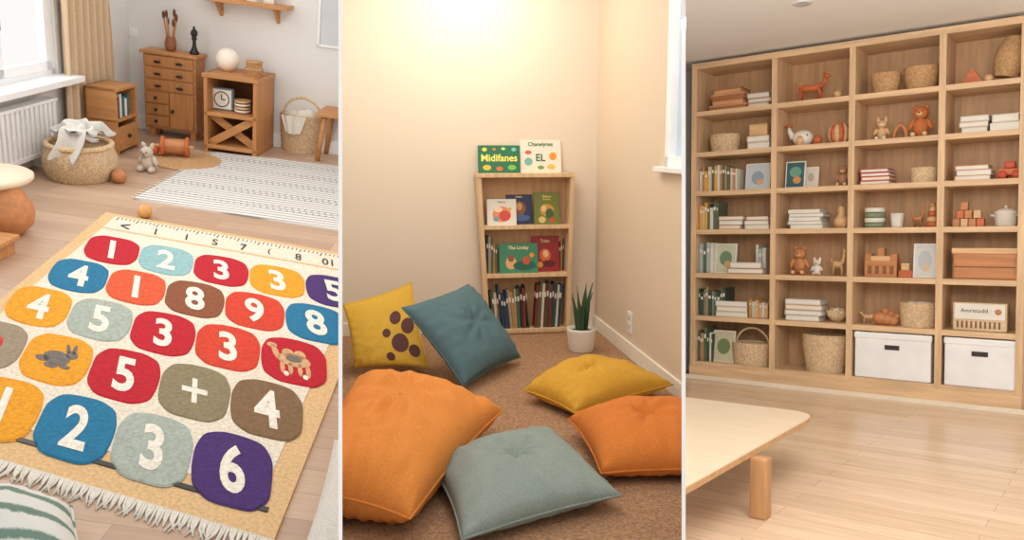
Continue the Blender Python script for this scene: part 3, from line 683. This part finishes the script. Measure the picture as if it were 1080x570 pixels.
b.box((XS[0]-t/2,YF-.012,0),(XS[-1]+t/2,YF+.01,ZS[-1]-.03),BIRCH,.003)
b.done()
b=B('baseboard_back',R); b.box((XS[0]-.2,YF-.03,0),(XS[-1]+.1,YF-.012,.035),mat('trim_pale',(240,226,205),.5),.003); b.done()
def sl(u0,u1,vt,row,dy=.08):
    y=YF+dy; um=(u0+u1)/2; x0=fx(u0,257,dy).x;x1=fx(u1,257,dy).x; z0=ZS[row]; zt=fx(um,vt,dy).z
    return Vector(((x0+x1)/2,y,z0+.001)),x1-x0,max(.02,zt-z0)
BK3=[mat('b3_%d'%i,c) for i,c in enumerate([(226,220,206),(214,196,170),(92,106,80),(184,140,98),(176,186,188),(140,108,80),(62,78,64),(224,170,80),(120,140,130)])]
BOXW=[mat('bx_brown',(176,112,72),.6,'wood'),mat('bx_tan',(214,160,112),.6,'wood')]
WB=[mat('card_pale',(222,214,200),.6),mat('cream_board',(220,198,168),.6),mat('kraft',(196,152,108),.6)]
def stack(u0,u1,vt,row,mats,n,dy=.06,dep=.2,name='book_stack'):
    c,w,h=sl(u0,u1,vt,row,dy); b=B(name,R); book_stack(b,c.x,c.y,c.z,w,h,dep,mats,n); b.done()
def bstack(u0,u1,vt,row,mats,n,dy=.06,dep=.2,name='wooden_box_stack'):
    c,w,h=sl(u0,u1,vt,row,dy); b=B(name,R); t_=h/n
    for i in range(n):
        ww=w*(1-.12*(i%2)-.05*i); b.box((c.x-ww/2,c.y,c.z+i*t_),(c.x+ww/2,c.y+dep,c.z+(i+.7)*t_),mats[i%2],.003); b.box((c.x-ww/2-.003,c.y-.003,c.z+(i+.7)*t_),(c.x+ww/2+.003,c.y+dep,c.z+(i+.98)*t_),mats[(i+1)%2],.003)
    b.done()
def ups(u0,u1,vt,row,mats=BK3,dy=.05,wmin=.014,wmax=.034):
    c,w,h=sl(u0,u1,vt,row,dy); b=B('book_row',R); upright_books(b,c.x-w/2,c.x+w/2,c.y,c.z,h,.2,mats,wmin,wmax); b.done()
def bsk(u0,u1,vt,row,name='wicker_basket',m=WICK,hand=0,dy=None,fl=1.2,sy=.8,fill=None):
    c,w,h=sl(u0,u1,vt,row,.06); r=w/2; c.y=YF+.05+r*sy if dy is None else YF+dy+r*sy
    b=B(name,R); hb=h*(1-hand); rbasket(b,c,r,hb,m,fl,sy,rows=12,wn=18,seg=72)
    if hand: handle(b,c,r*.85,hb*.9,h-hb*.9,m,.009)
    if fill:
        for i in range(5): b.ball(c+Vector((r*.4*math.cos(i*1.3),r*.3*math.sin(i*1.3),hb*.92)),(r*.35,r*.3,hb*.16),fill)
    b.done()
def card(u0,u1,vt,row,rgb,art,dy=.12,name='picture_card',frame=None):
    c,w,h=sl(u0,u1,vt,row,dy); b=B(name,R); M=Matrix.Translation(c)@rotm(-8,'X')
    fm=frame or PAPER
    b.box((-w/2,0,0),(w/2,.012,h),fm,.002,M); b.box((-w/2+.01,-.002,.01),(w/2-.01,.002,h-.01),mat('c_%d_%d_%d'%rgb,rgb),0,M)
    for k,(ax,az,rx,rz_,col) in enumerate(art):
        b.add([M@Vector((ax*w+rx*w*math.cos(a*.3927),-.0035-.0002*k,az*h+rz_*h*math.sin(a*.3927))) for a in range(16)],[tuple(range(16))],mat('art_%d_%d_%d'%col,col,.6))
    b.done()
# row 0
bstack(747,785,93,0,BOXW,4); stack(786,811,98,0,[WB[0],BOXW[1]],3,dy=.12,dep=.15)
c,w,h=sl(835,874,77,0); b=B('toy_fox',R); quad(b,c,w*.9,h*.82,TOYO,1,.4,True); b.done()
c,w,h=sl(877,886,95,0); b=B('toy_ball',R); b.ball(c+Vector((0,0,w/2)),w/2,TOYL); b.done()
bsk(914,945,77,0,'wicker_bowl',WICKD,fl=1.3); bsk(948,985,70,0,'wicker_bowl',WICKD,fl=1.3)
c,w,h=sl(1010,1034,72,0); b=B('toy_ramp',R); h=max(h,.07)
b.add([c+Vector(v) for v in ((-w/2,0,0),(w/2,0,0),(0,0,h),(-w/2,.08,0),(w/2,.08,0),(0,.08,h))],[(0,1,2),(3,5,4),(0,3,4,1),(1,4,5,2),(2,5,3,0)],TOYO); b.ball(c+Vector((w*.7,.03,.03)),.03,TOYL); b.done()
c,w,h=sl(1042,1074,36,0); c.y=YF+.14; b=B('wicker_vase',R); Mv=rotm(12,'Y')
pr=[]
for j in range(18):
    t_=j/17; pr.append((w/2*(.72+.3*math.sin(t_*math.pi*.95+.2)-.25*max(0,t_-.75)*2),h*.86*t_))
b.lathe(pr,c+Vector((-.01,0,.03)),WICKD,80,M=Mv,weave=.006,wn=20,cap=False); b.lathe([(x*.93,z) for x,z in pr][::-1]+[(.001,.02)],c+Vector((-.01,0,.03)),WICKD,40,M=Mv,cap=False)
b.lathe([(pr[0][0],0),(.0001,0)],c+Vector((-.01,0,.03)),WICKD,40,M=Mv,cap=False); b.done()
# row 1
bsk(744,775,142,1,fl=1.15,fill=PAPER); stack(785,811,143,1,WB,2,dy=.05,dep=.15)
za=fx(797,143,.05).z+.004; b=B('wooden_letter_block',R); xa_,xb_=fx(789,257,.08).x,fx(808,257,.08).x; b.box((xa_,YF+.08,za),(xb_,YF+.17,fx(800,131,.1).z),TOYL,.006); b.done()
c,w,h=sl(828,854,130,1); c.y+=.06; b=B('toy_whale',R)
b.ball(c+Vector((w*.08,0,h*.36)),(w*.42,w*.32,h*.36),PAPER); b.tube([c+Vector((-w*.3,0,h*.4)),c+Vector((-w*.45,0,h*.65)),c+Vector((-w*.5,0,h*.9))],[.03,.02,.012],PAPER); b.ball(c+Vector((-w*.52,0,h*.93)),(.03,.05,.012),TOYO)
b.ball(c+Vector((w*.3,-w*.2,h*.45)),.012,BLACK,seg=8); b.ball(c+Vector((w*.05,-w*.28,h*.22)),(.03,.02,.045),TOYL); b.done()
c,w,h=sl(868,894,128,1); c.y+=.07; b=B('striped_pumpkin',R)
for i in range(12):
    a=i*math.pi/6; b.ball(c+Vector((math.cos(a)*w*.24,math.sin(a)*w*.24,h*.45)),(w*.22,w*.16,h*.45),[TOYO,TOYL][i%2],rotm(i*30,'Z'),seg=14)
b.tube([c+Vector((0,0,h*.85)),c+Vector((.01,0,h*1.02))],[.014,.01],TOYW); b.done()
c,w,h=sl(856,866,142,1); b=B('toy_ball',R); b.ball(c+Vector((0,0,w/2)),w/2,TOYO); b.done()
c,w,h=sl(917,936,123,1); c.y+=.05; b=B('toy_rabbit',R); bear(b,c,h,TOYL,PAPER,2); b.done()
c,w,h=sl(937,955,128,1); c.y+=.05; b=B('toy_arch',R); b.tube([c+Vector((math.cos(a*math.pi/10)*w*.38,0,math.sin(a*math.pi/10)*h*.8)) for a in range(11)],.016,TOYW); b.done()
c,w,h=sl(955,979,107,1); c.y+=.07; b=B('teddy_bear',R); bear(b,c,h,mat('bear_orange',(206,122,66),.9,'fabric'),mat('bear_muzzle',(236,196,150),.9,'fabric')); b.done()
stack(1010,1041,122,1,WB[:2],3); stack(1041,1073,120,1,[PAPER,WB[0]],2)
# row 2
ups(737,776,174,2,[BK3[0],BK3[0],BK3[7],BK3[3],BK3[2],BK3[1]]); card(785,811,172,2,(204,212,214),[(0,.45,.25,.25,(150,172,184)),(.1,.3,.15,.12,(215,176,136))])
card(827,848,170,2,(56,100,110),[(0,.6,.3,.2,(110,160,140)),(.1,.3,.2,.14,(215,150,80))]); card(846,862,176,2,(226,216,200),[(0,.5,.2,.2,(190,176,156))],.16)
c,w,h=sl(878,894,172,2); c.y+=.05; b=B('teddy_bear',R); bear(b,c,h,mat('bear_brown',(176,130,96),.9,'fabric'),_m['bear_muzzle']); b.done()
stack(905,938,178,2,[mat('book_red',(190,60,44)),mat('book_orange',(226,130,60)),mat('book_red',(190,60,44))],4); bsk(957,986,177,2,'wicker_tray',WICK,fl=1.1)
stack(1005,1045,174,2,[TOYL,PAPER,BOXW[1]],3)
def car(u0,u1,vt,row,m,m2):
    c,w,h=sl(u0,u1,vt,row); b=B('toy_car',R); y=c.y
    b.box((c.x-w/2,y,c.z+h*.2),(c.x+w/2,y+.08,c.z+h*.6),m,.012); b.box((c.x-w*.25,y+.005,c.z+h*.6),(c.x+w*.25,y+.075,c.z+h),m2,.012)
    for sx in (-.3,.3):
        for yy in (y-.004,y+.084): b.lathe([(0,-.008),(h*.22,-.008),(h*.24,0),(h*.22,.008),(0,.008)],(c.x+sx*w,yy,c.z+h*.24),m2,20,M=rotm(90,'X'))
    b.done()
car(1051,1075,170,2,TOYO,mat('toy_red',(200,80,50),.5))
# row 3
ups(737,757,213,3,[BK3[0],BK3[7],BK3[1],BK3[2]]); stack(757,783,228,3,[BOXW[1],WB[0],WB[2]],3); stack(784,811,228,3,WB,3); 
stack(830,868,221,3,[PAPER,mat('book_grey',(190,190,184))],5)
c,w,h=sl(877,893,217,3); c.y+=.05; b=B('wooden_pear_vase',R); b.lathe([(w*.3,0),(w*.45,h*.15),(w*.48,h*.3),(w*.35,h*.5),(w*.2,h*.65),(w*.26,h*.8),(w*.15,h*.95),(0,h)],c,TOYL,28); b.done()
c,w,h=sl(908,930,219,3); c.y+=.09; b=B('round_tin_stack',R)
for i in range(4): b.lathe([(w*.46,.002),(w*.49,.006),(w*.49,h/4-.006),(w*.46,h/4-.002),(0,h/4-.002)],c+Vector((0,0,i*h/4)),[mat('tin_sage',(130,150,120),.6),PAPER][i%2],36)
b.done()
c,w,h=sl(936,951,225,3); c.y+=.07; b=B('white_cup',R); b.lathe([(w*.35,0),(w*.42,.01),(w*.47,h),(w*.4,h),(w*.36,.015),(0,.015)],c,PAPER,28); b.done()
c,w,h=sl(957,975,216,3); b=B('toy_giraffe',R); quad(b,c+Vector((0,.05,0)),w*.8,h*.7,TOYW,1,.7); b.done()
c,w,h=sl(974,989,212,3); b=B('stacking_cone',R); c.y+=.05; 
for i in range(4): b.lathe([(0,0),(w*(.45-.08*i),0),(w*(.48-.08*i),h*.1),(w*(.42-.08*i),h*.2),(0,h*.2)],c+Vector((0,0,i*h*.2)),[TOYO,TOYL][i%2],24)
b.ball(c+Vector((0,0,h*.88)),h*.1,TOYW); b.done()
c,w,h=sl(1004,1038,213,3); b=B('wooden_block_set',R); q=h/3
for (i,j,m_) in ((0,0,TOYW),(1,0,TOYL),(2,0,TOYW),(3,0,TOYO),(.5,1,TOYO),(1.5,1,TOYW),(2.6,1,TOYL),(1,2,TOYW)):
    b.box((c.x-w/2+i*w/4,c.y,c.z+j*q),(c.x-w/2+(i+.92)*w/4,c.y+.07,c.z+(j+.97)*q),m_,.005)
b.done()
c,w,h=sl(1043,1074,216,3); c.y+=.09; b=B('lidded_pot',R); r=w*.4
b.lathe([(r*.8,0),(r*.95,.01),(r,h*.6),(r*1.04,h*.62),(r*1.02,h*.68),(r*.6,h*.8),(r*.15,h*.84),(r*.1,h*.9),(r*.16,h*.96),(0,h)],c,PAPER,36)
for s_ in (-1,1): b.tube([c+Vector((s_*r*.95,-.02,h*.5)),c+Vector((s_*r*1.25,-.02,h*.52)),c+Vector((s_*r*1.25,.02,h*.52)),c+Vector((s_*r*.95,.02,h*.5))],.007,PAPER)
b.done()
# row 4
ups(737,752,254,4,[BK3[0],BK3[4],BK3[2]]); card(754,776,257,4,(200,204,176),[(0,.5,.3,.25,(110,140,110)),(.1,.3,.16,.12,(215,170,110))],.09); stack(768,806,277,4,[WB[2],WB[0]],2,dy=.03,dep=.06)
ups(797,808,256,4,[WB[0],BK3[4]],dy=.14)
c,w,h=sl(833,851,258,4); c.y+=.05; b=B('teddy_bear',R); bear(b,c,h,TOYW,TOYL); b.done()
c,w,h=sl(854,866,272,4); c.y+=.05; b=B('toy_bunny_figure',R); bear(b,c,h,PAPER,TOYL,2); b.done()
c,w,h=sl(873,892,262,4); c.y+=.05; b=B('toy_llama',R); quad(b,c,w*.8,h*.75,TOYL,1,.55); b.done()
c,w,h=sl(912,946,262,4); b=B('wooden_toy_house',R); y=c.y
b.box((c.x-w/2,y,c.z),(c.x+w/2,y+.1,c.z+h*.55),TOYW,.003); b.box((c.x-w*.3,y,c.z+h*.55),(c.x+w*.3,y+.1,c.z+h*.72),TOYL,.003)
for i,xx in enumerate((-.4,0,.4)): b.box((c.x+(xx-.1)*w,y+.01,c.z+h*.5),(c.x+(xx+.1)*w,y+.09,c.z+h*(.8 if xx else 1)),TOYW,.003)
for xx in (-.33,-.1,.13,.35): b.box((c.x+(xx-.06)*w,y-.003,c.z+h*.1),(c.x+(xx+.06)*w,y+.002,c.z+h*.38),DARKIN,0)
b.done()
c,w,h=sl(948,962,278,4); b=B('toy_block_tower',R); b.box((c.x-w/2,c.y,c.z),(c.x+w/2,c.y+.05,c.z+h*.5),TOYO,.004); b.box((c.x-w*.3,c.y,c.z+h*.5),(c.x+w*.3,c.y+.05,c.z+h),TOYL,.004); b.done()
card(963,988,257,4,(216,218,212),[(0,.5,.3,.3,(192,200,204)),(.05,.3,.15,.12,(220,196,164))],.1,'framed_picture',WHITE)
c,w,h=sl(1004,1075,262,4,.04); b=B('wooden_crate',R); y=c.y
b.box((c.x-w*.45,y,c.z),(c.x+w*.45,y+.015,c.z+h*.82),TOYW,.003); b.box((c.x-w*.45,y+.235,c.z),(c.x+w*.45,y+.25,c.z+h*.82),TOYW,.003)
for s_ in (-1,1): b.box((c.x+s_*w*.45-.008,y,c.z),(c.x+s_*w*.45+.008,y+.25,c.z+h*.82),TOYW,.003)
b.box((c.x-w*.45,y,c.z),(c.x+w*.45,y+.25,c.z+.012),TOYW,.002); b.box((c.x-w*.5,y-.01,c.z+h*.82),(c.x+w*.5,y+.26,c.z+h),TOYL,.006); b.box((c.x-w*.45,y-.004,c.z+h*.38),(c.x+w*.45,y,c.z+h*.41),DARKIN,0)
b.done()
# row 5
ups(737,766,303,5,[BK3[2],BK3[6],BK3[3],BK3[8]]); stack(754,790,318,5,WB[:2],3,dy=.03,dep=.02); ups(790,811,316,5,[BK3[7],WB[0],TOYL],dy=.1)
stack(828,868,316,5,[WB[0],mat('book_grey',(190,190,184)),TOYL],4); 
c,w,h=sl(868,893,323,5); c.y+=.08; b=B('wooden_bowl',R); b.lathe([(w*.2,0),(w*.4,h*.3),(w*.5,h*.7),(w*.46,h*.7),(w*.3,h*.3),(0,h*.2)],c,WICK,32,sy=.8)
for i in range(4): b.ball(c+Vector((w*.2*math.cos(i*1.6),w*.15*math.sin(i*1.6),h*.65)),w*.14,[TOYL,PAPER][i%2],seg=12)
b.done()
c,w,h=sl(906,926,325,5); b=B('toy_cow',R); quad(b,c+Vector((0,.04,0)),w*.9,h*.8,TOYL,-1,.2); b.done()
c,w,h=sl(924,946,323,5); b=B('toy_duck_family',R); 
for i in range(3):
    q=c+Vector(((i-1)*w*.32,.04,0)); s_=h*(.34-.05*i); b.ball(q+Vector((0,0,s_)),(s_*1.1,s_*.8,s_),TOYW); b.ball(q+Vector((s_*.7,0,s_*2)),s_*.55,TOYW,seg=14); b.tube([q+Vector((s_*1.1,0,s_*2)),q+Vector((s_*1.6,0,s_*1.95))],[s_*.2,s_*.05],TOYO)
b.done()
bsk(947,987,321,5,fl=1.1,fill=CREAM)
c,w,h=sl(1006,1064,320,5,.05); b=B('wooden_radio',R); y=c.y
b.box((c.x-w/2,y,c.z),(c.x+w/2,y+.14,c.z+h),mat('radio_cream',(226,202,164),.5,'wood'),.012); b.box((c.x-w*.46,y-.004,c.z+h*.42),(c.x+w*.46,y,c.z+h*.95),PAPER,0)
b.ftext('Amristadd',(c.x-w*.1,y-.006,c.z+h*.72),h*.22,DK,maxw=w*.5,off=.0); b.ball((c.x+w*.34,y-.005,c.z+h*.7),(.02,.01,.02),TOYW)
for i in range(10): b.box((c.x-w*.42+i*w*.085,y-.005,c.z+h*.1),(c.x-w*.42+i*w*.085+.012,y,c.z+h*.34),DARKIN,0)
b.done()
# row 6
ups(735,752,345,6,[BK3[2],BK3[0],BK3[6],BK3[3],BK3[5]])
card(752,775,349,6,(206,200,170),[(0,.5,.3,.25,(120,136,90))],.08)
bsk(771,812,347,6,'handled_wicker_basket',WICK,hand=.42,dy=.0,fl=1.1)
bsk(846,893,355,6,'tall_wicker_basket',WICK,dy=.0,fl=1.25,sy=.75)
for (u0,u1,vt) in ((903,984,351),(998,1075,355)):
    c,w,h=sl(u0,u1,vt,6,.012); b=B('white_storage_box',R); y=c.y; h=min(h,ZS[5]-.05-ZS[6])
    WB_=mat('box_white',(244,244,244),.45)
    b.box((c.x-w/2,y,c.z),(c.x+w/2,y+.3,c.z+h*.88),WB_,.012); b.box((c.x-w/2-.005,y-.006,c.z+h*.86),(c.x+w/2+.005,y+.306,c.z+h),WB_,.01)
    b.box((c.x-.05,y-.004,c.z+h*.64),(c.x+.05,y+.002,c.z+h*.74),mat('slot_dark',(60,50,45)),.006)
    b.done()
# low table
b=B('low_table',R)
TW=mat('table_top_birch',(236,216,188),.3,'woodsoft')
zt=R.hit(802,484,'y',R.hit(802,548).y).z+.03
A_=R.hit(640,409,'z',zt); Bc=R.hit(862,436,'z',zt); Cc=R.hit(640,560,'z',zt)
D_=A_+Cc-Bc
def rc(P0,P1,P2,r,n=10):
    a=(P0-P1).normalized();c_=(P2-P1).normalized(); s0=P1+a*r;s1=P1+c_*r
    return [s0*(1-t)**2+P1*2*t*(1-t)+s1*t*t for t in [k/n for k in range(n+1)]]
poly=rc(D_,A_,Bc,.15)+rc(A_,Bc,Cc,.16)+rc(Bc,Cc,D_,.15)+rc(Cc,D_,A_,.15)
b.prism(poly,zt-.006,zt,TW); b.prism(poly,zt-.03,zt-.006,mat('table_edge_wood',(206,160,112),.5,'wood'))
lg=R.hit(802,546)
LB=mat('table_leg_birch',(194,146,100),.5,'woodv')
b.box((lg.x-.035,lg.y-.035,0),(lg.x+.035,lg.y+.035,zt-.03),LB,.008)
b.done()

# ================================================================ partition walls between the three rooms
PM=mat('partition_white',(255,255,255),.7)
for u,nm in ((359,'wall_partition'),(721,'wall_partition')):
    k=(u-CX)/F; hw=2.1*2.0/F; bm=bmesh.new(); vs=[]
    for z in (2.0,11.0):
        for x in (-hw,hw):
            for y in (-2.2,2.6): vs.append(bm.verts.new((k*z+x,y if z>5 else y*.7,-z)))
    for f in ((0,1,3,2),(4,6,7,5),(0,4,5,1),(2,3,7,6),(0,2,6,4),(1,5,7,3)): bm.faces.new([vs[i] for i in f])
    bmesh.ops.recalc_face_normals(bm,faces=list(bm.faces)); me=bpy.data.meshes.new(nm); bm.to_mesh(me); bm.free(); me.materials.append(PM)
    o=bpy.data.objects.new(nm,me); sc.collection.objects.link(o); o.matrix_world=CM

# ================================================================ light
w=bpy.data.worlds.new('world'); sc.world=w; w.use_nodes=True; bg=w.node_tree.nodes['Background']; bg.inputs[0].default_value=(1,.988,.965,1); bg.inputs[1].default_value=.98
area(R1,'window_daylight',(XL-.6,(ya+yb)/2+.3,1.8),(XL+2.5,(ya+yb)/2+.3,.6),3.0,90,(1,.97,.93))
area(R2,'warm_ceiling_lamp',(R2.hit(505,-40,'y',YB2-.7).x,YB2-.6,2.75),(R2.hit(505,-40,'y',YB2-.7).x,YB2-.45,0),.5,14,(1,.87,.66))
area(R2,'nook_fill_light',(-.2,3.6,2.9),(-.2,4.6,0),1.0,24,(1,.92,.8))  # unseen area light added overhead to brighten the nook, no real fixture
q=R3.hit(960,-250,'z',2.35)
area(R3,'room_fill_light',q,fx(880,300),1.4,64,(1,.98,.95))  # added area light above the frame, fills the shelving room
area(R3,'ceiling_fill_light',(q.x,q.y+.3,1.9),(q.x,q.y+1.6,ZTOP+.2),1.0,12,(1,.98,.96))  # added upward-facing area light without a fixture, lightens the ceiling
